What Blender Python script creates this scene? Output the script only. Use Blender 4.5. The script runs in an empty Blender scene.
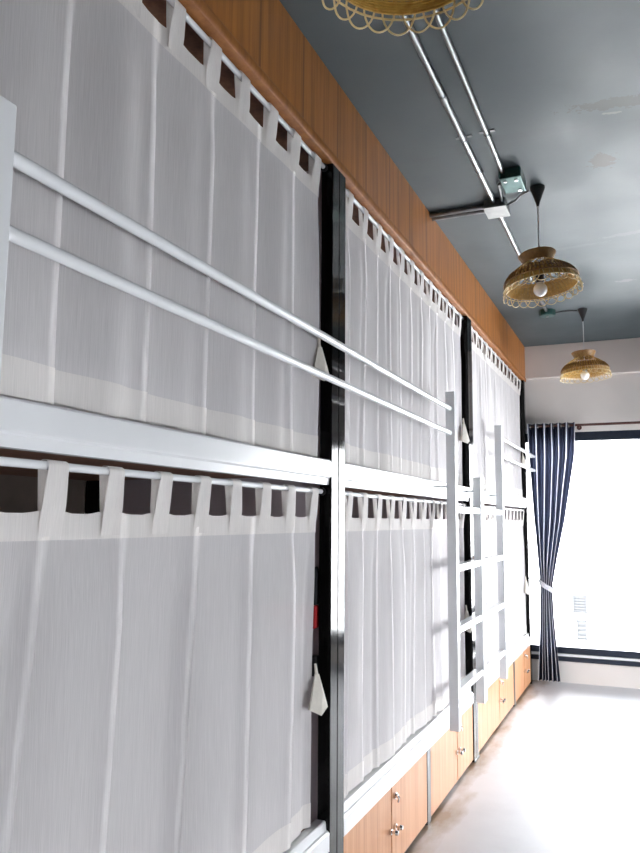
import bpy, bmesh, math, random
from mathutils import Vector, Matrix
C = bpy.context.scene.collection
S = bpy.context.scene
PI = math.pi
R = math.radians

# ------------------------------------------------------------------ materials
def new_mat(name):
    m = bpy.data.materials.new(name); m.use_nodes = True
    nt = m.node_tree; nt.nodes.clear()
    out = nt.nodes.new('ShaderNodeOutputMaterial')
    return m, nt, out
def N(nt, t, **kw):
    n = nt.nodes.new(t)
    for k, v in kw.items():
        if k.startswith('i_'):
            n.inputs[k[2:].replace('_', ' ')].default_value = v
        else: setattr(n, k, v)
    return n
def L(nt, a, b): nt.links.new(a, b)
def ramp(nt, fac, stops):
    r = N(nt, 'ShaderNodeValToRGB')
    e = r.color_ramp.elements
    while len(e) < len(stops): e.new(0.5)
    for el, (p, c) in zip(e, stops):
        el.position = p; el.color = c if len(c) == 4 else (*c, 1)
    L(nt, fac, r.inputs[0]); return r
def math_(nt, op, a, b=None, clamp=False):
    n = N(nt, 'ShaderNodeMath', operation=op); n.use_clamp = clamp
    for i, v in enumerate((a, b)):
        if v is None: continue
        if isinstance(v, (int, float)): n.inputs[i].default_value = v
        else: L(nt, v, n.inputs[i])
    return n.outputs[0]
def coords(nt, scale=(1, 1, 1), loc=(0, 0, 0), world=True):
    if world: src = N(nt, 'ShaderNodeNewGeometry').outputs['Position']
    else: src = N(nt, 'ShaderNodeTexCoord').outputs['Object']
    m = N(nt, 'ShaderNodeMapping'); m.inputs['Scale'].default_value = scale; m.inputs['Location'].default_value = loc
    L(nt, src, m.inputs['Vector']); return m.outputs[0]
def noise(nt, vec, scale=5, detail=4, rough=0.5):
    n = N(nt, 'ShaderNodeTexNoise'); n.inputs['Scale'].default_value = scale
    n.inputs['Detail'].default_value = detail; n.inputs['Roughness'].default_value = rough
    L(nt, vec, n.inputs['Vector']); return n.outputs['Fac']
def bump(nt, h, strength=0.2, dist=0.01):
    b = N(nt, 'ShaderNodeBump'); b.inputs['Strength'].default_value = strength; b.inputs['Distance'].default_value = dist
    L(nt, h, b.inputs['Height']); return b.outputs[0]
def pbsdf(nt, out, color=None, rough=0.5, metal=0, spec=0.5):
    p = N(nt, 'ShaderNodeBsdfPrincipled')
    if color is not None:
        if isinstance(color, tuple): p.inputs['Base Color'].default_value = (*color, 1)
        else: L(nt, color, p.inputs['Base Color'])
    if isinstance(rough, (int, float)): p.inputs['Roughness'].default_value = rough
    else: L(nt, rough, p.inputs['Roughness'])
    p.inputs['Metallic'].default_value = metal
    p.inputs['Specular IOR Level'].default_value = spec
    L(nt, p.outputs[0], out.inputs['Surface']); return p
def simple(name, color, rough=0.5, metal=0, spec=0.5, vary=0.06, scale=30, bmp=0.0):
    m, nt, out = new_mat(name)
    v = noise(nt, coords(nt, world=False), scale, 3)
    lo = tuple(c * (1 - vary) for c in color); hi = tuple(min(1, c * (1 + vary)) for c in color)
    r = ramp(nt, v, [(0.3, lo), (0.7, hi)])
    p = pbsdf(nt, out, r.outputs[0], rough, metal, spec)
    if bmp: L(nt, bump(nt, v, bmp, 0.003), p.inputs['Normal'])
    return m
M = {}
M['white_metal'] = simple('white_painted_steel', (0.80, 0.81, 0.83), 0.22, vary=0.02, scale=8)
M['black_metal'] = simple('black_gloss_steel', (0.004, 0.004, 0.004), 0.09, vary=0.2, scale=40, spec=0.3)
def black_metal():
    m, nt, out = new_mat('black_gloss_steel')
    n = noise(nt, coords(nt, (60, 60, 3)), 2, 3)
    p = pbsdf(nt, out, (0.004, 0.004, 0.004), 0.09, 0, 0.2)
    L(nt, bump(nt, n, 0.10, 0.004), p.inputs['Normal'])
    return m
M['black_metal'] = black_metal()
M['zinc'] = simple('zinc_conduit', (0.25, 0.26, 0.265), 0.36, metal=1, vary=0.12, scale=25)
M['box_grey'] = simple('grey_box_cover', (0.42, 0.43, 0.42), 0.45, metal=0.4, vary=0.08)
M['box_green'] = simple('green_grey_box', (0.05, 0.12, 0.11), 0.35, metal=0.5, vary=0.2)
M['chrome'] = simple('chrome', (0.75, 0.75, 0.76), 0.12, metal=1, vary=0.03)
M['leg_steel'] = simple('grey_steel_leg', (0.13, 0.125, 0.125), 0.3, metal=0.6, vary=0.1)
M['black_plastic'] = simple('black_plastic', (0.012, 0.012, 0.013), 0.45, vary=0.1)
M['cable_white'] = simple('pale_cable', (0.6, 0.6, 0.6), 0.4)
M['partition'] = simple('mauve_grey_panel', (0.58, 0.52, 0.56), 0.6, vary=0.05, scale=4)
M['dark_panel'] = simple('dark_back_panel', (0.20, 0.165, 0.14), 0.6, vary=0.2, scale=6)
M['red'] = simple('red_cloth', (0.45, 0.012, 0.015), 0.7, bmp=0.2)
M['black_cloth'] = simple('black_cloth', (0.01, 0.011, 0.014), 0.8, bmp=0.2)
M['wall'] = simple('warm_white_plaster', (0.76, 0.72, 0.69), 0.75, vary=0.03, scale=3, bmp=0.05)
M['wall_blue'] = simple('blue_grey_wall_paint', (0.16, 0.18, 0.195), 0.6, vary=0.05, scale=3)
M['beam'] = simple('beige_beam_paint', (0.64, 0.575, 0.54), 0.7, vary=0.03, scale=3)
M['alu'] = simple('dark_blue_aluminium', (0.022, 0.03, 0.05), 0.35, metal=0.3, vary=0.1)
M['rodbrown'] = simple('brown_rod', (0.09, 0.035, 0.03), 0.4, vary=0.1)
M['facade'] = simple('white_facade_render', (0.80, 0.80, 0.80), 0.8, vary=0.02, scale=1)
M['vent'] = simple('grey_louvre', (0.028, 0.030, 0.033), 0.6)
M['bulb'] = simple('frosted_white_bulb', (0.85, 0.85, 0.84), 0.25)
M['cotton'] = simple('unbleached_cotton', (0.74, 0.70, 0.63), 0.85, vary=0.05, scale=60, bmp=0.2)
M['lace'] = simple('pale_lace', (0.62, 0.62, 0.68), 0.85, vary=0.25, scale=90, bmp=0.3)
M['groove'] = simple('dark_seam', (0.02, 0.018, 0.016), 0.7)

def wood(name, c0, c1, c2, rough, plank=0.0):
    m, nt, out = new_mat(name)
    g = noise(nt, coords(nt, (18, 18, 0.7)), 4, 5, 0.6)
    b = noise(nt, coords(nt, (14, 14, 0.02)), 1.6, 2)
    mix = math_(nt, 'ADD', math_(nt, 'MULTIPLY', g, 0.5), math_(nt, 'MULTIPLY', b, 0.5))
    r = ramp(nt, mix, [(0.36, c0), (0.5, c1), (0.64, c2)])
    col = r.outputs[0]
    rgh = rough
    if plank:
        sep = N(nt, 'ShaderNodeSeparateXYZ'); L(nt, coords(nt), sep.inputs[0])
        t = math_(nt, 'FRACT', math_(nt, 'DIVIDE', sep.outputs['Y'], plank))
        line = math_(nt, 'LESS_THAN', t, 0.035)
        mx = N(nt, 'ShaderNodeMix', data_type='RGBA'); L(nt, line, mx.inputs['Factor'])
        L(nt, col, mx.inputs['A']); mx.inputs['B'].default_value = (c0[0]*.8, c0[1]*.8, c0[2]*.8, 1)
        col = mx.outputs['Result']
    p = pbsdf(nt, out, col, rgh)
    L(nt, bump(nt, g, 0.08, 0.002), p.inputs['Normal'])
    return m
M['fascia'] = wood('orange_pine_boards', (0.23, 0.080, 0.016), (0.37, 0.135, 0.026), (0.46, 0.185, 0.040), 0.45, 0.31)
M['fascia_edge'] = wood('orange_pine_moulding', (0.23, 0.080, 0.016), (0.30, 0.107, 0.022), (0.36, 0.135, 0.030), 0.6)
M['door_wood'] = wood('peach_beech_laminate', (0.50, 0.225, 0.105), (0.60, 0.295, 0.145), (0.65, 0.34, 0.18), 0.4)
M['board_brown'] = wood('brown_plywood', (0.16, 0.075, 0.045), (0.21, 0.10, 0.06), (0.26, 0.13, 0.08), 0.6)

def voile(name, trans, color=(0.84, 0.835, 0.85), transl=0.5):
    m, nt, out = new_mat(name)
    st = noise(nt, coords(nt, (60, 260, 3.0)), 3, 3, 0.6)
    fine = noise(nt, coords(nt, (500, 900, 14)), 1, 2)
    s = math_(nt, 'ADD', math_(nt, 'MULTIPLY', st, 0.65), math_(nt, 'MULTIPLY', fine, 0.35))
    f = N(nt, 'ShaderNodeMapRange'); L(nt, s, f.inputs['Value'])
    f.inputs['From Min'].default_value = 0.3; f.inputs['From Max'].default_value = 0.7
    f.inputs['To Min'].default_value = max(0, trans - 0.10); f.inputs['To Max'].default_value = trans + 0.10
    d = N(nt, 'ShaderNodeBsdfDiffuse'); d.inputs['Color'].default_value = (*color, 1)
    t = N(nt, 'ShaderNodeBsdfTranslucent'); t.inputs['Color'].default_value = (*color, 1)
    mx = N(nt, 'ShaderNodeMixShader'); mx.inputs[0].default_value = transl
    L(nt, d.outputs[0], mx.inputs[1]); L(nt, t.outputs[0], mx.inputs[2])
    tr = N(nt, 'ShaderNodeBsdfTransparent')
    m2 = N(nt, 'ShaderNodeMixShader'); L(nt, f.outputs[0], m2.inputs[0])
    L(nt, mx.outputs[0], m2.inputs[1]); L(nt, tr.outputs[0], m2.inputs[2])
    L(nt, m2.outputs[0], out.inputs['Surface'])
    return m
M['voile'] = voile('white_voile', 0.22, (0.86, 0.832, 0.842), transl=0.20)
M['voile_double'] = voile('white_voile_doubled', 0.085, (0.87, 0.835, 0.815), transl=0.15)

def navy():
    m, nt, out = new_mat('navy_pale_line_drape')
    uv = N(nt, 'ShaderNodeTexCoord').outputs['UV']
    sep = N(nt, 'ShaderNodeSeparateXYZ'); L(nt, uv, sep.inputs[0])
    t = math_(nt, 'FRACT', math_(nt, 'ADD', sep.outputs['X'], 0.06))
    line = math_(nt, 'LESS_THAN', t, 0.15)  # pale line down the front ridge of each fold
    n = noise(nt, coords(nt, (60, 60, 4)), 4, 3)
    base = ramp(nt, n, [(0.3, (0.024, 0.030, 0.058)), (0.7, (0.034, 0.042, 0.078))])
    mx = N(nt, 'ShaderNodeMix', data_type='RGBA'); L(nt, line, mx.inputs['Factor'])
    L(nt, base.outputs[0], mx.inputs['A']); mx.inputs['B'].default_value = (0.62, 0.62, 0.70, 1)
    d = N(nt, 'ShaderNodeBsdfDiffuse'); L(nt, mx.outputs['Result'], d.inputs['Color'])
    tl = N(nt, 'ShaderNodeBsdfTranslucent'); L(nt, mx.outputs['Result'], tl.inputs['Color'])
    gl = N(nt, 'ShaderNodeBsdfAnisotropic'); gl.inputs['Roughness'].default_value = 0.5
    a = N(nt, 'ShaderNodeMixShader'); a.inputs[0].default_value = 0.4
    L(nt, d.outputs[0], a.inputs[1]); L(nt, tl.outputs[0], a.inputs[2])
    b = N(nt, 'ShaderNodeMixShader'); b.inputs[0].default_value = 0.06
    L(nt, a.outputs[0], b.inputs[1]); L(nt, gl.outputs[0], b.inputs[2])
    L(nt, b.outputs[0], out.inputs['Surface'])
    return m
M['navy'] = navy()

def rattan(name, c0, c1):
    m, nt, out = new_mat(name)
    n = noise(nt, coords(nt, (1, 1, 1)), 60, 4)
    r = ramp(nt, n, [(0.3, c0), (0.7, c1)])
    p = pbsdf(nt, out, r.outputs[0], 0.4)
    return m
M['rattan'] = rattan('golden_rattan', (0.48, 0.27, 0.055), (0.66, 0.42, 0.11))
M['rattan_dark'] = rattan('brown_rattan', (0.27, 0.14, 0.04), (0.42, 0.23, 0.065))
M['rattan_pale'] = rattan('pale_rattan', (0.62, 0.46, 0.20), (0.75, 0.60, 0.32))

def ceiling_mat():
    m, nt, out = new_mat('blue_grey_ceiling_paint')
    P = coords(nt)
    sep = N(nt, 'ShaderNodeSeparateXYZ'); L(nt, P, sep.inputs[0])
    n = noise(nt, P, 1.6, 6, 0.6)
    base = ramp(nt, n, [(0.3, (0.064, 0.085, 0.094)), (0.7, (0.078, 0.100, 0.108))])
    col = base.outputs[0]
    wob = noise(nt, P, 9, 5, 0.7)
    wob2 = noise(nt, coords(nt, loc=(7, 3, 1)), 26, 4, 0.7)
    def patch(col, cx, cy, rx, ry, amount, c, ang=0.0, shape=None):
        dx = math_(nt, 'SUBTRACT', sep.outputs['X'], cx); dy = math_(nt, 'SUBTRACT', sep.outputs['Y'], cy)
        ca, sa = math.cos(ang), math.sin(ang)
        ux = math_(nt, 'DIVIDE', math_(nt, 'ADD', math_(nt, 'MULTIPLY', dx, ca), math_(nt, 'MULTIPLY', dy, sa)), rx)
        uy = math_(nt, 'DIVIDE', math_(nt, 'SUBTRACT', math_(nt, 'MULTIPLY', dy, ca), math_(nt, 'MULTIPLY', dx, sa)), ry)
        d = math_(nt, 'SQRT', math_(nt, 'ADD', math_(nt, 'MULTIPLY', ux, ux), math_(nt, 'MULTIPLY', uy, uy)))
        d2 = math_(nt, 'ADD', d, math_(nt, 'MULTIPLY', math_(nt, 'SUBTRACT', wob2, 0.5), 3.0))
        f = math_(nt, 'MULTIPLY', math_(nt, 'LESS_THAN', d2, 1.0), amount)
        mx = N(nt, 'ShaderNodeMix', data_type='RGBA'); L(nt, f, mx.inputs['Factor'])
        L(nt, col, mx.inputs['A']); mx.inputs['B'].default_value = (*c, 1)
        return mx.outputs['Result']
    col = patch(col, 0.98, 3.03, 0.19, 0.040, 0.9, (0.046, 0.058, 0.045), R(6))
    col = patch(col, 0.93, 3.10, 0.045, 0.008, 0.9, (0.17, 0.17, 0.165), R(10))
    col = patch(col, 0.875, 3.52, 0.052, 0.075, 0.95, (0.052, 0.056, 0.043))
    col = patch(col, 0.835, 3.40, 0.02, 0.008, 0.9, (0.08, 0.09, 0.095), R(30))
    col = patch(col, 1.02, 4.50, 0.20, 0.028, 0.6, (0.12, 0.13, 0.14), R(-8))
    col = patch(col, 0.62, 4.62, 0.22, 0.02, 0.4, (0.11, 0.125, 0.135), R(-6))
    col = patch(col, 0.93, 5.42, 0.055, 0.03, 0.7, (0.16, 0.165, 0.17))
    col = patch(col, 0.55, 3.14, 0.30, 0.03, 0.35, (0.065, 0.08, 0.09), R(4))
    # board joints that were filled and painted over
    for yj in (0.62, 3.20, 4.66):
        d = math_(nt, 'ABSOLUTE', math_(nt, 'SUBTRACT', math_(nt, 'ADD', sep.outputs['Y'], math_(nt, 'MULTIPLY', wob, 0.05)), yj + 0.025))
        f = math_(nt, 'MULTIPLY', math_(nt, 'LESS_THAN', d, 0.010), 0.35)
        mx = N(nt, 'ShaderNodeMix', data_type='RGBA'); L(nt, f, mx.inputs['Factor'])
        L(nt, col, mx.inputs['A']); mx.inputs['B'].default_value = (0.07, 0.085, 0.096, 1); col = mx.outputs['Result']
    rr = ramp(nt, noise(nt, P, 3, 4), [(0.3, (0.50,)*3), (0.7, (0.60,)*3)])
    p = pbsdf(nt, out, col, rr.outputs[0])
    L(nt, bump(nt, noise(nt, P, 5, 3), 0.12, 0.01), p.inputs['Normal'])
    return m
M['ceiling'] = ceiling_mat()

def floor_mat():
    m, nt, out = new_mat('polished_concrete')
    P = coords(nt)
    sep = N(nt, 'ShaderNodeSeparateXYZ'); L(nt, P, sep.inputs[0])
    n = noise(nt, P, 2.2, 8, 0.65)
    base = ramp(nt, n, [(0.25, (0.50, 0.51, 0.545)), (0.5, (0.57, 0.58, 0.615)), (0.75, (0.61, 0.62, 0.65))])
    col = base.outputs[0]
    # brown dirt gathered along the foot of the lockers
    w = noise(nt, coords(nt, (3, 1.1, 1), (0, 0.7, 0)), 1.6, 5, 0.55)
    near = N(nt, 'ShaderNodeMapRange'); L(nt, sep.outputs['X'], near.inputs['Value'])
    near.inputs['From Min'].default_value = 0.0; near.inputs['From Max'].default_value = 0.30
    near.inputs['To Min'].default_value = 0.62; near.inputs['To Max'].default_value = 0.0
    f = math_(nt, 'MULTIPLY', math_(nt, 'SUBTRACT', math_(nt, 'ADD', w, near.outputs[0]), 0.93, True), 4.0, True)
    mx = N(nt, 'ShaderNodeMix', data_type='RGBA'); L(nt, f, mx.inputs['Factor'])
    L(nt, col, mx.inputs['A']); mx.inputs['B'].default_value = (0.27, 0.19, 0.12, 1)
    rr = ramp(nt, noise(nt, P, 4, 5), [(0.3, (0.30,)*3), (0.7, (0.42,)*3)])
    p = pbsdf(nt, out, mx.outputs['Result'], rr.outputs[0])
    return m
M['floor'] = floor_mat()

def glass():
    m, nt, out = new_mat('window_glass')
    t = N(nt, 'ShaderNodeBsdfTransparent'); t.inputs['Color'].default_value = (0.96, 0.98, 0.98, 1)
    g = N(nt, 'ShaderNodeBsdfGlossy'); g.inputs['Roughness'].default_value = 0.02
    f = N(nt, 'ShaderNodeFresnel'); f.inputs['IOR'].default_value = 1.45
    mx = N(nt, 'ShaderNodeMixShader'); L(nt, f.outputs[0], mx.inputs[0])
    L(nt, t.outputs[0], mx.inputs[1]); L(nt, g.outputs[0], mx.inputs[2]); L(nt, mx.outputs[0], out.inputs['Surface'])
    return m
M['glass'] = glass()

# ------------------------------------------------------------------ mesh helpers
class MB:
    def __init__(s): s.bm = bmesh.new()
    def box(s, x0, x1, y0, y1, z0, z1, bev=0.0, seg=2):
        b = bmesh.new()
        bmesh.ops.create_cube(b, size=1)
        bmesh.ops.scale(b, vec=(x1-x0, y1-y0, z1-z0), verts=b.verts)
        bmesh.ops.translate(b, vec=((x0+x1)/2, (y0+y1)/2, (z0+z1)/2), verts=b.verts)
        if bev: bmesh.ops.bevel(b, geom=b.edges[:], offset=bev, segments=seg, profile=0.5, affect='EDGES')
        s.merge(b); return s
    def merge(s, b):
        me = bpy.data.meshes.new('t'); b.to_mesh(me); b.free(); s.bm.from_mesh(me); bpy.data.meshes.remove(me)
    def tube(s, pts, r, n=10, closed=False, cap=True):
        pts = [Vector(p) for p in pts]; k = len(pts)
        rs = r if isinstance(r, (list, tuple)) else [r]*k
        rings = []; up = None
        for i, p in enumerate(pts):
            if closed: d = pts[(i+1) % k] - pts[i-1]
            else: d = pts[min(i+1, k-1)] - pts[max(i-1, 0)]
            d.normalize()
            if up is None:
                up = Vector((0, 0, 1)) if abs(d.z) < 0.9 else Vector((1, 0, 0))
            a = d.cross(up)
            if a.length < 1e-5: a = d.cross(Vector((0, 1, 0)))
            a.normalize(); up = a.cross(d).normalized()
            rings.append([s.bm.verts.new(p + (a*math.cos(2*PI*j/n) + up*math.sin(2*PI*j/n))*rs[i]) for j in range(n)])
        for i in range(k if closed else k-1):
            A, B = rings[i], rings[(i+1) % k]
            for j in range(n): s.bm.faces.new((A[j], A[(j+1) % n], B[(j+1) % n], B[j]))
        if cap and not closed:
            s.bm.faces.new(rings[0][::-1]); s.bm.faces.new(rings[-1])
        return s
    def lathe(s, prof, c=(0, 0, 0), n=32, cap=True):
        rings = []
        for r, z in prof:
            rings.append([s.bm.verts.new((c[0]+r*math.cos(2*PI*j/n), c[1]+r*math.sin(2*PI*j/n), c[2]+z)) for j in range(n)])
        for A, B in zip(rings, rings[1:]):
            for j in range(n): s.bm.faces.new((A[j], A[(j+1) % n], B[(j+1) % n], B[j]))
        if cap: s.bm.faces.new(rings[0][::-1]); s.bm.faces.new(rings[-1])
        return s
    def prism(s, prof, y0, y1):
        """profile of (x, z) swept along y"""
        A = [s.bm.verts.new((x, y0, z)) for x, z in prof]; B = [s.bm.verts.new((x, y1, z)) for x, z in prof]
        k = len(prof)
        for i in range(k): s.bm.faces.new((A[i], A[(i+1) % k], B[(i+1) % k], B[i]))
        s.bm.faces.new(A[::-1]); s.bm.faces.new(B); return s
    def grid(s, f, nu, nv, uv=None):
        V = [[s.bm.verts.new(f(i, j)) for j in range(nv)] for i in range(nu)]
        lay = s.bm.loops.layers.uv.verify() if uv else None
        for i in range(nu-1):
            for j in range(nv-1):
                fa = s.bm.faces.new((V[i][j], V[i+1][j], V[i+1][j+1], V[i][j+1]))
                if uv:
                    for lp, (a, b) in zip(fa.loops, ((i, j), (i+1, j), (i+1, j+1), (i, j+1))): lp[lay].uv = uv(a, b)
        return s
    def build(s, name, mat, parent=None, smooth=False, solid=0.0, orig=None):
        if not s.bm.loops.layers.uv: bmesh.ops.recalc_face_normals(s.bm, faces=s.bm.faces[:])
        me = bpy.data.meshes.new(name)
        off = orig if orig is not None else (parent.matrix_basis.translation if parent is not None else Vector((0, 0, 0)))
        if parent is not None and orig is None and parent.parent is not None:
            off = parent.parent.matrix_basis.translation + parent.matrix_basis.translation
        off = Vector(off)
        bmesh.ops.translate(s.bm, vec=-off, verts=s.bm.verts[:])
        s.bm.to_mesh(me); s.bm.free()
        me.materials.append(M[mat])
        if smooth:
            me.polygons.foreach_set('use_smooth', [True]*len(me.polygons))
        o = bpy.data.objects.new(name, me); C.objects.link(o)
        if parent is not None: o.parent = parent
        else: o.location = off
        if solid:
            md = o.modifiers.new('cloth_thickness', 'SOLIDIFY'); md.thickness = solid; md.offset = 0
        if smooth and mat not in ('voile', 'voile_double', 'navy'):
            me.set_sharp_from_angle(angle=R(40))
        return o
def tag(o, label, cat, group=None):
    o['label'] = label; o['category'] = cat
    if group: o['group'] = group
    return o
def thing(name, loc, label, cat, group=None):
    o = bpy.data.objects.new(name, None); C.objects.link(o); o.location = loc; o.empty_display_size = 0.1
    return tag(o, label, cat, group)
def struct(name, mb, mat, parent=None, **k):
    o = mb.build(name, mat, parent, **k)
    if parent is None: o['kind'] = 'structure'
    return o
def copy_tree(root, loc):
    c = root.copy(); C.objects.link(c); c.location = loc
    for ch in root.children:
        d = ch.copy(); C.objects.link(d); d.parent = c
        for g in ch.children:
            e = g.copy(); C.objects.link(e); e.parent = d
    return c

# ------------------------------------------------------------------ dimensions (metres; bunk fronts on x = 0)
ZC = 3.04
YE = 7.25; YB = -2.6; XL = -1.10; XR = 3.1
BAYS = [(0.315, 2.430), (2.560, 4.665), (4.795, 7.060)]   # clear width between front posts
TW = 0.065                                                 # post tube
BAYWORD = ['nearest', 'middle', 'farthest']

# ------------------------------------------------------------------ room
struct('floor', MB().box(XL-.2, XR+.2, YB-.2, YE+.2, -0.15, 0), 'floor')
struct('ceiling', MB().box(XL-.2, XR+.2, YB-.2, YE+.2, ZC, ZC+.12), 'ceiling')
struct('wall_left', MB().box(XL-.15, XL, YB-.2, YE+.2, 0, ZC), 'wall')
ADDED_WINDOWS = [(-0.2, 2.2, 0.06, 0.62), (4.7, 7.0, 0.10, 1.50)]          # unseen windows, added opposite the bunks to light the curtains: y0, y1, z0, z1
wr = MB().box(XR, XR+.15, YB-.2, ADDED_WINDOWS[0][0], 0, ZC).box(XR, XR+.15, ADDED_WINDOWS[0][1], ADDED_WINDOWS[1][0], 0, ZC).box(XR, XR+.15, ADDED_WINDOWS[1][1], YE+.2, 0, ZC)
for a, c, z0, z1 in ADDED_WINDOWS: wr.box(XR, XR+.15, a, c, 0, z0).box(XR, XR+.15, a, c, z1, ZC)
struct('wall_right', wr, 'wall_blue')
# end wall with the wide window
WX0, WX1, WZ0, WZ1 = -0.09, 2.95, 0.185, 2.225
struct('wall_end', MB().box(XL, WX0, YE, YE+.18, 0, ZC).box(WX1, XR, YE, YE+.18, 0, ZC)
       .box(WX0, WX1, YE, YE+.18, 0, WZ0).box(WX0, WX1, YE, YE+.18, WZ1, ZC), 'wall')
struct('trim_1', MB().box(XL, XR, 7.19, YE, 2.735, ZC, 0.004), 'beam')
# back wall behind the camera
struct('wall_back', MB().box(XL, XR, YB-.18, YB, 0, ZC), 'wall_blue')
def window(name, x0, x1, z0, z1, ya, yb, mull, wt=0.085, bot=None):
    w = bpy.data.objects.new(name, None); C.objects.link(w); w.location = ((x0+x1)/2, (ya+yb)/2, z0)
    w['kind'] = 'structure'
    f = MB()
    f.box(x0, x1, ya, yb, z1-wt, z1, 0.004)
    if bot:
        f.box(x0, x1, ya-0.03, yb, z0, z0+0.040, 0.004)           # outer sill rail
        MB().box(x0+.06, x1-.06, ya-0.02, yb-0.005, z0+0.0405, z0+0.0615, 0.002).build('gap_light_strip', 'white_metal', w)  # white strip standing in for light reflected between the two rails
    else: f.box(x0, x1, ya, yb, z0, z0+wt, 0.004)
    f.box(x0, x0+0.06, ya, yb, z0, z1, 0.004); f.box(x1-0.06, x1, ya, yb, z0, z1, 0.004)
    f.build('frame', 'alu', w)
    if bot: MB().box(x0+.06, x1-.06, ya+0.005, yb-0.03, z0+0.062, z0+0.118, 0.004).build('bottom_rail', 'alu', w)
    for mx in mull: MB().box(mx-.035, mx+.035, ya, yb, z0+.06, z1-wt, 0.004).build('mullion', 'alu', w)
    ym = (ya+yb)/2
    MB().box(x0+.05, x1-.05, ym-.004, ym+.004, z0+.05, z1-.05).build('pane', 'glass', w)
    return w
window('window_1', WX0, WX1, WZ0, WZ1, YE+0.01, YE+0.09, (1.52,), 0.082, True)
for k, (a, c, z0, z1) in enumerate(ADDED_WINDOWS):
    w3 = bpy.data.objects.new('window_%d' % (k+2), None); C.objects.link(w3); w3.location = (XR+.08, (a+c)/2, z0); w3['kind'] = 'structure'  # out-of-view window, added to bring more daylight onto the curtains
    f3 = MB().box(XR+.05, XR+.11, a, c, z0, z0+.05, .004).box(XR+.05, XR+.11, a, c, z1-.05, z1, .004)
    for yy in (a, (a+c)/2-.025, c-.05): f3.box(XR+.05, XR+.11, yy, yy+.05, z0+.04, z1-.04, .004)
    f3.build('frame', 'alu', w3)
    MB().box(XR+.076, XR+.084, a+.04, c-.04, z0+.04, z1-.04).build('pane', 'glass', w3)

# ------------------------------------------------------------------ wooden fascia along the top of the bunks
fa = thing('wood_fascia', (0, 3.7, 2.70), 'long band of orange wooden boards above the bunks, up to the ceiling', 'wood panelling')
MB().box(-0.035, -0.004, 0.1, 7.19, 2.735, ZC-.001).build('boards', 'fascia', fa)
prof = [(-0.05, 2.703)] + [(-0.003 + 0.006*math.sin(a), 2.722 - 0.019*math.cos(a)) for a in [i*PI/8 for i in range(9)]] + [(-0.05, 2.741)]
MB().prism(prof, 0.1, 7.19).build('edge_moulding', 'fascia_edge', fa, smooth=True)

# ------------------------------------------------------------------ bunks
bunk_lab = ['white and black steel bunk bed nearest the camera, its front under the long guard rails',
            'middle bunk bed of the row, white and black steel, behind the tall ladder',
            'white and black steel bunk bed at the far end, by the window wall']
BEAM_P = [(-0.048, 1.545), (-0.036, 1.531), (-0.010, 1.531), (-0.008, 1.553), (-0.001, 1.558), (0.0, 1.562), (0.0, 1.612), (-0.005, 1.617), (-0.045, 1.617), (-0.048, 1.612)]
BASE_P = [(-0.048, 0.335), (-0.004, 0.335), (0.0, 0.339), (0.0, 0.395), (-0.006, 0.402), (-0.012, 0.404), (-0.014, 0.428), (-0.018, 0.432), (-0.048, 0.432)]
beds = []
for i, (y0, y1) in enumerate(BAYS):
    b = thing('bunk_bed', (-0.5, (y0+y1)/2, 0), bunk_lab[i], 'bunk bed', 'bunk beds along the left wall')
    for ya in (y0-TW+.0004, y1-.0004):
        MB().box(-0.045, 0.0, ya, ya+TW, 0, 2.700, 0.004).build('post', 'black_metal', b)
    for ya in (y0-TW, y1):
        MB().box(-1.06, -1.06+TW, ya, ya+TW, 0, 2.700, 0.004).build('post', 'black_metal', b)
    MB().prism(BEAM_P, y0, y1).build('upper_rail', 'white_metal', b)
    MB().prism(BASE_P, y0, y1).build('lower_rail', 'white_metal', b)
    MB().box(-1.06, -0.05, y0, y1, 1.560, 1.580).build('bed_board', 'board_brown', b)
    MB().box(-1.06, -0.05, y0, y1, 0.375, 0.395).build('bed_board', 'board_brown', b)
    MB().box(-1.06, -0.05, y0-TW+.001, y1+TW-.001, 2.742, 2.760).build('top_board', 'board_brown', b)
    MB().box(-1.085, -1.062, y0, y1, 0.34, 2.74).build('back_panel', 'dark_panel', b)
    for ya in (y0-0.045, y1+0.025):
        MB().box(-0.99, -0.047, ya, ya+0.02, 0.34, 2.70).build('end_panel', 'partition', b)
    ym = {0: 1.39, 1: 3.675, 2: 6.19}[i]
    MB().box(-0.055, -0.004, ym-.030, ym+.030, 0, 0.335, 0.003).build('centre_leg', 'leg_steel', b)
    for ya in (y0-TW, y1):
        MB().box(-TW, 0.006, ya+.001, ya+TW-.001, 0, 0.012, 0.003).build('foot_plate', 'leg_steel', b)
    beds.append(b)

M['sheet'] = simple('white_bed_sheet', (0.80, 0.77, 0.78), 0.85, vary=0.03, scale=12, bmp=0.1)
for i, (y0, y1) in enumerate(BAYS):
    for lev, z in (('upper', 1.5805), ('lower', 0.3955)):
        mt = thing('mattress', (-0.55, (y0+y1)/2, z), f'white mattress behind the sheer curtain on the {lev} bed of the {BAYWORD[i]} bunk', 'mattress', 'mattresses on the bunks')
        MB().box(-1.04, -0.075, y0+.02, y1-.02, z, z+.16, 0.035, 4).build('core', 'sheet', mt, smooth=True)
        for zz in (z+.012, z+.148):
            e = 0.031
            MB().tube([(-1.04+e-.03, y0+.05-.03+.012, zz), (-0.075-.012, y0+.02+.012, zz), (-0.075-.012, y1-.02-.012, zz), (-1.04+.012, y1-.02-.012, zz)], 0.006, 8, closed=True).build('piping', 'sheet', mt, smooth=True)

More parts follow.
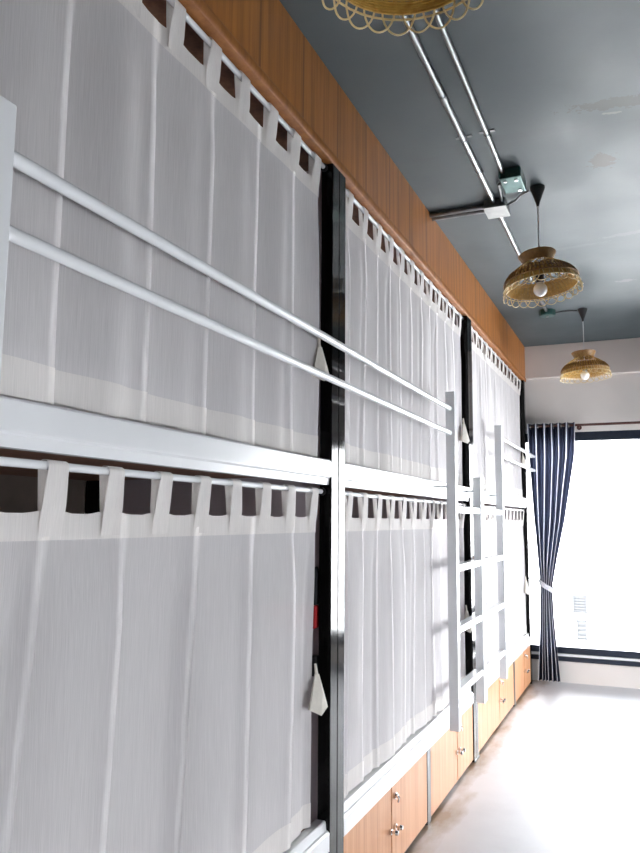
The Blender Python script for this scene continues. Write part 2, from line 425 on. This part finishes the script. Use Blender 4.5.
# lockers under the bunks: two per bay, two doors each
def place(i, j):
    y0, y1 = BAYS[i]
    ym = {0: 1.39, 1: 3.675, 2: 6.19}[i]
    return (y0, ym-.031) if j == 0 else (ym+.031, y1)
SEAMS = {(0, 0): 0.85, (0, 1): 1.92, (1, 0): 3.105, (1, 1): 4.262, (2, 0): 5.545, (2, 1): 6.70}
lock_words = {(0, 0): 'under the nearest bunk, first of the row', (0, 1): 'under the nearest bunk, up to the first black post',
              (1, 0): 'just past the first black post, left of the grey leg', (1, 1): 'under the foot of the taller ladder end',
              (2, 0): 'under the farthest bunk, first past the silver post foot', (2, 1): 'at the far end beside the navy curtain'}
for (i, j), ys in SEAMS.items():
    a, c = place(i, j)
    k = thing('storage_locker', (-0.3, (a+c)/2, 0), 'beech locker with two doors ' + lock_words[(i, j)], 'locker', 'lockers under the bunks')
    MB().box(-0.62, -0.030, a+.004, c-.004, 0.015, 0.330).build('body', 'groove', k)
    for q, (d0, d1) in enumerate(((a+.003, ys-.006), (ys+.006, c-.003))):
        d = MB().box(-0.028, -0.006, d0, d1, 0.018, 0.333, 0.0015).build('door', 'door_wood', k, orig=(-0.3, (a+c)/2, 0))
        o0 = Vector((-0.3, (a+c)/2, 0))
        if q == 1:
            yk = d0 + 0.024
            kb = MB().tube([(-0.008, yk, 0.293), (0.004, yk, 0.293)], 0.014, 14).tube([(0.003, yk, 0.293), (0.013, yk, 0.293)], 0.009, 14)
            kb.tube([(0.010, yk-.002, 0.296), (0.017, yk-.001, 0.288), (0.012, yk, 0.270)], 0.004, 8)
            kb.build('cam_lock', 'chrome', d, smooth=True, orig=o0)
            yk = d0 + 0.028
        else: yk = d1 - 0.020
        hs = MB().tube([(-0.008, yk, 0.172), (0.003, yk, 0.172)], 0.012, 14)
        hs.tube([(0.002, yk, 0.172), (0.022, yk, 0.172)], 0.005, 10).tube([(0.020, yk, 0.172), (0.030, yk, 0.172)], [0.011, 0.009], 14)
        if q == 0: hs.tube([(0.018, yk+.004, 0.176), (0.024, yk+.018, 0.166), (0.020, yk+.030, 0.176)], 0.004, 8)
        hs.build('knob', 'chrome', d, smooth=True, orig=o0)

# ------------------------------------------------------------------ curtain rods and tab-top curtains
def fold_curve(rng, y0, y1, pitch):
    fs = []; y = y0 + pitch*rng.uniform(0.5, 0.9)
    while y < y1 - 0.08:
        fs.append([y, rng.uniform(-0.05, 0.03), rng.uniform(0.004, 0.011)]); y += pitch*rng.uniform(0.75, 1.2)
    return fs
XCUR = -0.034
def make_curtain(rng, y0, y1, zt, zb, rod_z, label, group, pitch, folds=None, tabs=None, tie_z=None, band=0.055, hem=0.072, lean_edge=0.0):
    root = thing('tab_top_curtain', (XCUR, y1, zb), label, 'curtain', group)
    fs = folds if folds is not None else fold_curve(rng, y0, y1, pitch)
    # columns: each entry = function of v (0 top, 1 bottom) giving (y, x)
    cols = []
    edges = [[y0, 0.0, 0.0]] + fs + [[y1, lean_edge, 0.0]]
    for k in range(len(edges)-1):
        A, B = edges[k], edges[k+1]
        n = 15
        for q in range(n):
            t = q/(n-1)
            cols.append((k, t))
    rip = [rng.uniform(0, 6.28) for _ in range(8)]
    def pt(ci, z):
        k, t = cols[ci]
        v = (zt - z)/(zt - zb)
        g = min(1.0, max(0.0, (zt - 0.03 - z)/0.22)); g = g*g*(3-2*g)
        A, B = edges[k], edges[k+1]
        ya = A[0] + A[1]*v; yb = B[0] + B[1]*v
        wa = (A[2]*0.5)*(0.06 + 0.94*g); wb = (B[2]*0.5)*(0.06 + 0.94*g)
        # the panel begins behind the last one and ends in front of the next
        s0, s1 = ya - wa, yb + wb
        y = s0 + (s1 - s0)*t
        amp = 0.0065*(0.10 + 0.90*g)
        x = -amp + 2*amp*t
        if k == 0: x = -amp + 2*amp*(0.5+0.5*t)
        e = math.sin(t*PI)
        x += g*(0.010*math.sin(rip[0] + k*2.1 + v*1.6)*e - 0.012*math.exp(-((t-0.82)/0.13)**2)*(0.55+0.45*math.sin(k*3.7+rip[3])))
        x += 0.0035*math.sin(rip[1] + y*23)*(0.4+0.6*g) + 0.004*g*math.sin(rip[2] + y*7 + v*3)
        if k == len(edges)-2: y += -0.006*(1-math.cos((v*3.2+rip[4])*2.0))*t*min(1, v*6)
        sag = 0.0
        return y, XCUR + x
    def sheet(za, zb_, nz, dx):
        def f(i, j):
            z = za + (zb_ - za)*j/(nz-1)
            y, x = pt(i, z)
            zz = z
            if j == 0 and abs(za - zt) < 1e-6 and tabs:     # scallop between tabs
                dmin = min(abs(y-t) for t in tabs); zz -= 0.005*max(0, min(1, (dmin-0.03)/0.03))
            return (x + dx, y, zz)
        return MB().grid(f, len(cols), nz)
    sheet(zt, zb, 26, 0.0).build('panel', 'voile', root, smooth=True)
    sheet(zt, zt-band, 6, 0.0022).build('heading_band', 'voile_double', root, smooth=True)
    sheet(zb+hem, zb, 5, 0.0022).build('hem', 'voile_double', root, smooth=True)
    r = 0.0115
    for ty in tabs:
        sk = rng.uniform(-0.010, 0.010); w = 0.031 + rng.uniform(-.002, .002)
        path = [(XCUR+0.004, zt-0.048), (XCUR+0.006, zt-0.02), (XCUR+0.010, zt+0.01)]
        path += [(XCUR + 0.002 + (r+.002)*math.cos(a), rod_z + (r)*math.sin(a)) for a in [i*PI/10 for i in range(11)]]
        path += [(XCUR-0.010, zt+0.01), (XCUR-0.006, zt-0.035)]
        K = len(path)
        def f(i, j):
            x, z = path[i]
            h = max(0.0, min(1.0, (z - zt)/(rod_z - zt)))
            ww = w*(1 - 0.18*h)
            back = 0.010 if i > K*0.6 else 0.0
            y = ty + sk*h + back*(1-h) + ww*(-1 + 2*j/4)
            return (x + 0.0015*math.sin(j*1.3+ty*40)*(1-h), y, z)
        MB().grid(f, K, 5).build('tab_loop', 'voile_double', root, smooth=True)
    if tie_z:
        # folded end of the tie strap hanging at the curtain edge
        y, x = y1 + lean_edge*((zt-tie_z)/(zt-zb)), XCUR + 0.014; y -= 0.012
        b = bmesh.new()
        P = [(0.002, -0.004, 0.0), (0.010, 0.008, -0.004), (0.006, -0.055, -0.106), (0.030, -0.018, -0.128), (0.034, 0.026, -0.108),
             (-0.012, 0.018, -0.098), (-0.012, -0.030, -0.110), (-0.004, 0.002, -0.002), (0.024, 0.006, -0.06), (0.012, -0.02, -0.06)]
        V = [b.verts.new((x+p[0], y+p[1], tie_z+p[2])) for p in P]
        bmesh.ops.convex_hull(b, input=V)
        mb = MB(); mb.merge(b)
        mb.tube([(x+.002, y-.006, tie_z+.03), (x+.004, y, tie_z-.004)], [0.004, 0.006], 8)
        mb.build('tie_strap', 'cotton', root)
    return root

def tab_list(y0, y1, pitch, last=None):
    if last is None: last = y1 - 0.035
    t = []; y = last
    while y > y0 + 0.02: t.append(y); y -= pitch
    return t[::-1]
rods = []
UROD, LROD = 2.683, 1.508
for i, (y0, y1) in enumerate(BAYS):
    for lev, rz in (('upper', UROD), ('lower', LROD)):
        rt = thing('curtain_rod', (XCUR+.002, y0, rz), f'thin white curtain rod along the {lev} {BAYWORD[i]} bunk', 'curtain rod', 'curtain rods of the bunks')
        MB().tube([(XCUR+.002, y0+.012, rz), (XCUR+.002, y1-.012, rz)], 0.0085, 12).build('rod', 'white_metal', rt, smooth=True)
        for ya, yb in ((y0+.0005, y0+.016), (y1-.016, y1-.0005)):
            MB().tube([(XCUR+.002, ya, rz), (XCUR+.002, yb, rz)], 0.0135, 14).build('socket', 'black_plastic', rt, smooth=True)
EDGE = [(0.345, 2.372), (2.580, 4.612), (4.815, 7.010)]
near_low = [[0.62, -0.02, .008], [0.83, -0.02, .007], [1.115, -0.105, .010], [1.345, -0.045, .007], [1.640, -0.06, .012], [1.925, -0.03, .008], [2.195, -0.015, .008]]
near_up = [[0.60, -0.02, .008], [0.84, -0.02, .008], [1.115, -0.01, .008], [1.400, 0.0, .008], [1.66, 0.0, .007], [1.925, -0.01, .007], [2.175, -0.015, .007]]
for i, (y0, y1) in enumerate(EDGE):
    for lev in ('upper', 'lower'):
        rng = random.Random(11*i + (3 if lev == 'upper' else 7))
        zt, zb, rz = (2.602, 1.622, UROD) if lev == 'upper' else (1.424, 0.437, LROD)
        tz = (2.005 if lev == 'upper' else 0.915) - (0.03 if i == 1 and lev == 'lower' else 0)
        if i == 2 and lev == 'lower': tz = 0.90
        make_curtain(rng, y0, y1, zt, zb, rz,
                     f'sheer white tab-top curtain closing the {lev} bed of the {BAYWORD[i]} bunk', 'sheer bunk curtains', 0.215,
                     folds=(near_up if lev == 'upper' else near_low) if i == 0 else [[y0 + 0.10 + 0.172*k + rng.uniform(-.02, .02), rng.uniform(-.04, .02), rng.uniform(.005, .010)] for k in range(int((y1-y0-0.12)/0.172))],
                     tabs=tab_list(y0, y1, 0.1735), tie_z=tz, lean_edge=-0.018 if lev == 'lower' else -0.008)

# ------------------------------------------------------------------ ladders and guard rails
LX0, LX1 = 0.045, 0.093
def make_ladder(dy, label):
    t = thing('bunk_ladder', (0.07, 4.6+dy, 0.37), label, 'ladder', 'ladders of the bunks')
    ups = [(3.885, 3.935, 2.085), (4.530, 4.615, 1.668), (5.275, 5.325, 2.070)]
    for a, c, top in ups:
        MB().box(LX0, LX1, a+dy, c+dy, 0.372, top, 0.003).build('upright', 'white_metal', t)
    for z in (1.470, 1.168, 0.853, 0.545):
        for a, c in ((3.935, 4.530), (4.615, 5.275)):
            MB().box(0.035, 0.088, a+dy, c+dy, z-.018, z+.018, 0.006).build('rung', 'white_metal', t)
    for a, c, top in ups:
        for z in (1.588,):
            MB().box(0.0005, LX0+.002, a+dy+.022, a+dy+.040, z-.006, z+.006, 0.002).build('bracket', 'white_metal', t)
    return t
make_ladder(0, 'white steel double ladder of three uprights before the second black post')
make_ladder(-4.458, 'white steel ladder upright cut off by the left photo edge')
def guard(y0, y1, label):
    t = thing('guard_rail', (0.069, y0, 1.867), label, 'guard rail', 'guard rails of the upper bunks')
    for z in (1.994, 1.867):
        MB().tube([(0.069, y0, z), (0.069, y1, z)], 0.0125, 14).build('bar', 'white_metal', t, smooth=True)
    return t
guard(0.867, 3.885, 'long pair of white guard bars crossing the nearest upper bunks')
g = guard(5.325, 7.082, 'short pair of white guard bars on the farthest upper bunk')
for z in (1.994, 1.867):
    MB().tube([(0.069, 7.075, z), (0.0003, 7.075, z)], 0.010, 12).tube([(0.004, 7.075, z), (0.0003, 7.075, z)], 0.022, 14).build('bracket', 'white_metal', g)

# ------------------------------------------------------------------ bag and socket on the partition inside the nearest lower bunk
yb = BAYS[0][1] + 0.0245
bag = thing('hanging_bag', (-0.17, yb, 1.045), 'black and red cloth bag hanging behind the nearest lower curtain, beside the post', 'bag')
def pouch(prof, d):
    b = bmesh.new()
    F = [b.verts.new((x, yb-d, z)) for x, z in prof]; B_ = [b.verts.new((x, yb, z)) for x, z in prof]
    k = len(prof)
    for i in range(k): b.faces.new((F[i], F[(i+1) % k], B_[(i+1) % k], B_[i]))
    b.faces.new(F[::-1]); b.faces.new(B_)
    bmesh.ops.recalc_face_normals(b, faces=b.faces[:])
    bmesh.ops.bevel(b, geom=b.edges[:], offset=0.006, segments=2, profile=.5, affect='EDGES')
    m = MB(); m.merge(b); return m
pouch([(-0.27, 1.128), (-0.052, 1.122), (-0.050, 1.225), (-0.056, 1.252), (-0.25, 1.215), (-0.272, 1.19)], 0.030).build('top_flap', 'black_cloth', bag)
pouch([(-0.26, 1.060), (-0.10, 1.035), (-0.052, 1.045), (-0.051, 1.121), (-0.27, 1.127)], 0.034).build('pocket', 'red', bag)
MB().tube([(-0.24, yb-.012, 1.21), (-0.19, yb-.010, 1.33), (-0.16, yb-.008, 1.345), (-0.13, yb-.010, 1.33), (-0.10, yb-.012, 1.238)], 0.007, 8).build('strap', 'black_cloth', bag, smooth=True)
MB().tube([(-0.16, yb, 1.345), (-0.16, yb-.03, 1.343)], 0.006, 10).build('hook', 'chrome', bag, smooth=True)
sk = thing('power_socket', (-0.10, yb, 0.91), 'small black socket box low on the grey partition, above the tie strap', 'socket')
MB().box(-0.115, -0.050, yb-.025, yb, 0.885, 0.955, 0.005).build('housing', 'black_plastic', sk)
MB().box(-0.100, -0.066, yb-.028, yb-.024, 0.900, 0.940, 0.002).build('face_plate', 'black_cloth', sk)

# ------------------------------------------------------------------ rattan pendant lamps
def pendant(x, y, label, tilt=0.0):
    t = thing('rattan_pendant_lamp', (x, y, 2.50), label, 'lamp', 'rattan pendant lamps')
    c = (x, y, 0)
    MB().lathe([(0.036, 3.0395), (0.036, 3.030), (0.028, 3.010), (0.009, 2.955), (0.006, 2.940)], c, 24).build('ceiling_cup', 'black_plastic', t, smooth=True)
    MB().tube([(x, y, 2.945), (x, y, 2.60)], 0.0032, 8).build('cord', 'cable_white', t, smooth=True)
    MB().lathe([(0.012, 2.632), (0.019, 2.625), (0.021, 2.575), (0.017, 2.556)], c, 20).build('lamp_holder', 'black_plastic', t, smooth=True)
    MB().lathe([(0.012, 2.560), (0.018, 2.550)] + [(0.033*math.sin(a), 2.521 + 0.033*math.cos(a)) for a in [R(32+148*i/10) for i in range(10)]] + [(0.002, 2.488)], c, 24).build('bulb', 'bulb', t, smooth=True)
    def rad(z):                       # dome profile
        pts = [(2.712, .086), (2.69, .076), (2.668, .068), (2.655, .080), (2.635, .110), (2.61, .140), (2.58, .162), (2.55, .175), (2.52, .181), (2.495, .183)]
        for (z0, r0), (z1, r1) in zip(pts, pts[1:]):
            if z <= z0 and z >= z1: return r0 + (r1-r0)*(z0-z)/(z0-z1)
        return pts[0][1] if z > pts[0][0] else pts[-1][1]
    Q = Matrix.Translation((x, y, 2.596)) @ Matrix.Rotation(tilt, 4, Vector((0.36, 0.93, 0))) @ Matrix.Diagonal((1, 1, 0.88, 1)) @ Matrix.Translation((-x, -y, -2.598))
    def shade(mb, nm, mt):
        mb.bm.transform(Q); mb.build(nm, mt, t, smooth=True)
    def ring(mb, z, rr, r, n=36, m=5, dr=0.0):
        mb.tube([(x+(rr+dr)*math.cos(2*PI*k/n), y+(rr+dr)*math.sin(2*PI*k/n), z) for k in range(n)], r, m, closed=True)
    col = MB()
    z = 2.714
    while z > 2.664:
        ring(col, z, rad(z), 0.0034, 32, 6); z -= 0.0052
    shade(col, 'collar', 'rattan_dark')
    # open lattice under the collar: slanting canes both ways
    lat = MB(); n = 18
    for k in range(n):
        for sgn in (1, -1):
            pts = []
            for q in range(7):
                zz = 2.664 - (2.664-2.600)*q/6; a = 2*PI*k/n + sgn*0.30*q/6
                rr = rad(zz); pts.append((x+rr*math.cos(a), y+rr*math.sin(a), zz))
            lat.tube(pts, 0.0026, 5)
    ring(lat, 2.600, rad(2.600), 0.0042)
    shade(lat, 'lattice', 'rattan')
    # dense band of upright canes
    rb = MB(); n = 56
    for k in range(n):
        a = 2*PI*k/n; pts = []
        for q in range(5):
            zz = 2.602 - (2.602-2.556)*q/4; rr = rad(zz) + 0.002
            pts.append((x+rr*math.cos(a), y+rr*math.sin(a), zz))
        rb.tube(pts, 0.0048, 5)
    ring(rb, 2.556, rad(2.556)+.002, 0.004); ring(rb, 2.586, rad(2.586)-.004, 0.003)
    shade(rb, 'cane_band', 'rattan_dark')
    # close woven rings lining the dome
    li = MB(); zz = 2.602
    while zz > 2.522:
        ring(li, zz, rad(zz), 0.0030, 36, 5, -0.012); zz -= 0.0062
    shade(li, 'woven_lining', 'rattan')
    # scalloped loops round the rim, overlapping
    lp = MB(); n = 24
    for k in range(n):
        pts = []
        for q in range(15):
            u = -1 + 2*q/14
            a = 2*PI*(k + 0.5 + u*0.95*math.cos(u*0.4))/n
            zz = 2.562 - 0.075*math.sqrt(max(0, 1-u*u))
            rr = rad(max(zz, 2.4951)) + 0.004*math.cos(u*PI) + (0.002 if k % 2 else -0.002)
            pts.append((x+rr*math.cos(a), y+rr*math.sin(a), zz))
        lp.tube(pts, 0.0025, 5)
    shade(lp, 'rim_loops', 'rattan_pale')
    hp = MB(); ring(hp, 2.522, rad(2.522), 0.0028); shade(hp, 'rim_hoop', 'rattan_pale')
    return t
pendant(0.598, 1.36, 'rattan pendant lamp cut off by the top edge of the photo')
pendant(0.566, 3.69, 'middle rattan pendant lamp with its round white bulb showing', R(-7))
pendant(0.60, 6.04, 'farthest rattan pendant lamp, in front of the beige beam over the window', R(-3))

# ------------------------------------------------------------------ conduit and boxes on the ceiling
def pipe(name, pts, r, label, clamps=(), couplings=(), grp='steel conduit on the ceiling'):
    t = thing(name, pts[0], label, 'pipe', grp)
    MB().tube(pts, r, 14).build('tube', 'zinc', t, smooth=True)
    ax = (Vector(pts[-1])-Vector(pts[0])).normalized()
    for yy in clamps:
        x, z = pts[0][0], pts[0][2]
        m = MB().tube([(x, yy-.009, z), (x, yy+.009, z)], r+.0025, 14)
        m.box(x-r-.022, x+r+.022, yy-.009, yy+.009, ZC-.0035, ZC-.0004)
        m.build('clamp', 'zinc', t)
    for yy in couplings:
        x, z = pts[0][0], pts[0][2]
        MB().tube([(x, yy-.028, z), (x, yy+.028, z)], r+.003, 14).build('coupling', 'zinc', t, smooth=True)
    return t
pr = 0.0125; pz = ZC - pr - .003
pipe('conduit_pipe', [(0.343, YB, pz), (0.343, 3.742, pz)], pr, 'thicker of two silver conduit pipes leading to the square ceiling box', (0.6, 3.065), (2.72, 3.40))
pipe('conduit_pipe', [(0.343, 3.885, pz), (0.343, 5.920, pz)], pr, 'silver conduit pipe passing behind the middle lamp', (5.0,))
pipe('conduit_pipe', [(0.443, YB, pz), (0.443, 3.425, pz)], 0.0105, 'thinner silver conduit pipe ending at the green box', (0.6, 3.055), ())
for yy, lb in ((3.795, 'nearer of two short silver pipes crossing to the wood fascia'), (3.845, 'farther of two short silver pipes crossing to the wood fascia')):
    pipe('conduit_pipe', [(-0.003, yy, pz), (0.292, yy, pz)], pr, lb)
b1 = thing('junction_box', (0.345, 3.815, ZC), 'grey square junction box where the silver pipes meet', 'junction box')
MB().box(0.292, 0.400, 3.742, 3.885, ZC-.042, ZC-.0005, 0.004).build('box_body', 'zinc', b1)
MB().box(0.289, 0.403, 3.739, 3.888, ZC-.048, ZC-.040, 0.002).build('cover', 'box_grey', b1)
b2 = thing('junction_box', (0.475, 3.51, ZC), 'open green junction box at the end of the thinner pipe', 'junction box')
MB().box(0.425, 0.525, 3.425, 3.60, ZC-.050, ZC-.0005, 0.005).build('box_body', 'box_green', b2)
for k, (xx, yy) in enumerate(((0.450, 3.455), (0.500, 3.455), (0.50, 3.57))):
    MB().tube([(xx, yy, ZC-.049), (xx, yy, ZC-.057)], 0.009, 10).build('screw', 'chrome', b2, smooth=True)
b3 = thing('junction_box', (0.34, 5.965, ZC), 'small dark green junction box behind the middle lamp', 'junction box')
MB().lathe([(0.062, ZC-.0005), (0.062, ZC-.040), (0.055, ZC-.046)], (0.343, 5.985, 0), 8).build('box_body', 'box_green', b3)
MB().tube([(0.343, 5.985, ZC-.045), (0.343, 5.985, ZC-.052)], 0.012, 12).build('screw', 'chrome', b3, smooth=True)
def wire(pts, r, mat, label):
    o = MB().tube(pts, r, 8).build('electric_cable', mat, None, smooth=True, orig=pts[0])
    return tag(o, label, 'cable')
wire([(0.403, 3.80, ZC-.022), (0.45, 3.78, ZC-.013), (0.48, 3.73, ZC-.010), (0.522, 3.70, ZC-.010)], 0.0055, 'zinc', 'pale cable from the square box to the middle lamp')
wire([(0.425, 3.50, ZC-.03), (0.400, 3.56, ZC-.014), (0.395, 3.64, ZC-.012), (0.385, 3.735, ZC-.022)], 0.007, 'black_plastic', 'black cable looping between the green box and the square box')
wire([(0.402, 6.00, ZC-.02), (0.45, 6.02, ZC-.010), (0.52, 6.03, ZC-.008), (0.558, 6.04, ZC-.010)], 0.005, 'black_plastic', 'dark cable on the ceiling to the farthest lamp')

# ------------------------------------------------------------------ window drape, rod and tie-back
dr = thing('window_curtain', (0.14, 7.145, 0.02), 'navy curtain with pale lines on its fold ridges, gathered at the left of the window', 'curtain')
YD = 7.145
keys = [(2.300, 0.020, 0.425), (2.0, 0.025, 0.415), (1.425, 0.050, 0.320), (1.05, 0.075, 0.235), (0.84, 0.092, 0.192), (0.60, 0.078, 0.200), (0.02, 0.050, 0.236)]
def lerp_keys(z):
    for (z0, a0, b0), (z1, a1, b1) in zip(keys, keys[1:]):
        if z >= z1:
            t = (z0-z)/(z0-z1); t = t*t*(3-2*t) if False else t
            return a0+(a1-a0)*t, b0+(b1-b0)*t
    return keys[-1][1:]
NF = 6; NU = NF*14+1; NV = 44
def drape(i, j):
    z = 2.300 + (0.022-2.300)*j/(NV-1)
    a, b = lerp_keys(z); s = i/(NU-1)
    gather = math.exp(-((z-0.84)/0.35)**2)
    amp = 0.036 - 0.008*gather
    x = a + (b-a)*s + 0.006*math.sin(s*9+z*2)*(1-gather)
    y = YD - amp*math.cos(2*PI*NF*s)*(0.9+0.1*math.sin(s*5)) - 0.018*math.cos(PI*(s-0.5))*gather
    return (x, y, z)
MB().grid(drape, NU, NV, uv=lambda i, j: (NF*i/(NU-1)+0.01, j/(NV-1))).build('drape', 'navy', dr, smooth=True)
for k in range(NF):
    s = (k+0.25)/NF; xx = 0.020 + 0.405*s
    MB().tube([(xx, YD + 0.022*math.cos(a), 2.275 + 0.022*math.sin(a)) for a in [i*2*PI/14 for i in range(14)]], 0.004, 6, closed=True).build('eyelet', 'leg_steel', dr, smooth=True)
tb = thing('curtain_tieback', (0.14, 7.145, 0.84), 'pale lace tie-back looped round the navy curtain', 'tie-back')
def band(i, j):
    a = 2*PI*i/28; w = -1 + 2*j/4
    x = 0.142 + 0.066*math.cos(a); y = YD - 0.010 + 0.066*math.sin(a)
    z = 0.842 - 0.62*(x-0.142) + 0.024*w
    return (x, y, z)
MB().grid(band, 29, 5).build('band', 'lace', tb, smooth=True, solid=0.003)
MB().tube([(0.076, YD-.01, 0.885), (0.02, YD+.03, 0.90), (-0.11, YE-.02, 0.905)], 0.006, 8).build('loop', 'lace', tb, smooth=True)
MB().tube([(-0.11, YE+.0, 0.905), (-0.11, YE-.03, 0.905), (-0.11, YE-.035, 0.925)], 0.005, 8).build('hook', 'chrome', tb, smooth=True)
rd = thing('curtain_rod', (1.4, YD, 2.275), 'dark brown curtain rod across the top of the window', 'curtain rod')
MB().tube([(0.012, YD, 2.275), (2.98, YD, 2.275)], 0.0115, 14).build('rod', 'rodbrown', rd, smooth=True)
for xx in (0.455, 2.9):
    MB().tube([(xx, YD, 2.262), (xx, YE-.001, 2.262)], 0.007, 10).tube([(xx, YE-.008, 2.262), (xx, YE-.001, 2.262)], 0.022, 16).tube([(xx, YD-.012, 2.256), (xx, YD+.012, 2.256)], 0.010, 10).build('bracket', 'rodbrown', rd, smooth=True)

# ------------------------------------------------------------------ outside: the white building across the street
bd = thing('building', (1.0, 14.0, -4), 'bright white building seen through the window, with two grey louvred vents', 'building')
MB().box(-9, 12, 14.0, 14.4, -4, 5.5).build('facade', 'facade', bd)
def vent(x0, x1, z0, z1, n):
    m = MB().box(x0, x1, 13.985, 14.0, z0, z1)
    h = (z1-z0)/n
    for k in range(n): m.box(x0+.012, x1-.012, 13.965, 13.99, z0+k*h+h*.25, z0+k*h+h*.8, 0.004)
    m.box(x0-.012, x0+.012, 13.955, 14.0, z0-.01, z1+.01).box(x1-.012, x1+.012, 13.955, 14.0, z0-.01, z1+.01)
    m.box(x0-.012, x1+.012, 13.955, 14.0, z0-.016, z0+.010).box(x0-.012, x1+.012, 13.955, 14.0, z1-.01, z1+.012)
    m.build('louvre', 'vent', bd)
vent(-0.25, -0.035, -0.125, 0.155, 6)
vent(-0.195, -0.05, -0.57, -0.265, 4)

# ------------------------------------------------------------------ light
w = bpy.data.worlds.new('overcast_sky'); S.world = w; w.use_nodes = True
nt = w.node_tree; nt.nodes.clear()
bg = N(nt, 'ShaderNodeBackground'); wo = N(nt, 'ShaderNodeOutputWorld')
bg.inputs['Color'].default_value = (0.99, 0.975, 1.0, 1); bg.inputs['Strength'].default_value = 1.0
L(nt, bg.outputs[0], wo.inputs['Surface'])
def portal(name, x0, x1, z0, z1, y, rx, right=False):
    l = bpy.data.lights.new(name, 'AREA'); l.shape = 'RECTANGLE'; l.size = x1-x0; l.size_y = z1-z0
    l.cycles.is_portal = True
    o = bpy.data.objects.new(name, l); C.objects.link(o); o.location = ((x0+x1)/2, y, (z0+z1)/2); o.rotation_euler = (rx, 0, 0)
    if right: o.location = (y, (x0+x1)/2, (z0+z1)/2); o.rotation_euler = (R(90), 0, R(90))
portal('window_portal', WX0, WX1, WZ0, WZ1, YE+0.12, R(-90))
for a, c, z0, z1 in ADDED_WINDOWS: portal('added_window_portal', a, c, z0, z1, XR+.13, 0, True)

# ------------------------------------------------------------------ camera
f_px = 760.8; yaw, pit, rol = 0.40582, 0.12245, 0.0071
right = Vector((math.cos(yaw), math.sin(yaw), 0))
fwd = Vector((-math.sin(yaw)*math.cos(pit), math.cos(yaw)*math.cos(pit), math.sin(pit)))
up = right.cross(fwd)
r2 = right*math.cos(rol) + up*math.sin(rol); u2 = -right*math.sin(rol) + up*math.cos(rol)
cd = bpy.data.cameras.new('camera'); cam = bpy.data.objects.new('camera', cd); C.objects.link(cam)
cd.sensor_fit = 'HORIZONTAL'; cd.sensor_width = 36; cd.lens = f_px/640*36; cd.clip_start = 0.02
m = Matrix((r2, u2, -fwd)).transposed().to_4x4(); m.translation = (1.0, 0, 1.41)
cam.matrix_world = m
S.camera = cam
S.view_settings.view_transform = 'Standard'; S.view_settings.look = 'None'; S.view_settings.gamma = 1
S.view_settings.use_curve_mapping = False
S.view_settings.exposure = 4.6
cy = S.cycles
cy.use_denoising = True; cy.max_bounces = 12; cy.diffuse_bounces = 8; cy.glossy_bounces = 4
cy.transparent_max_bounces = 24; cy.transmission_bounces = 6
cy.caustics_reflective = False; cy.caustics_refractive = False
cy.sample_clamp_indirect = 8
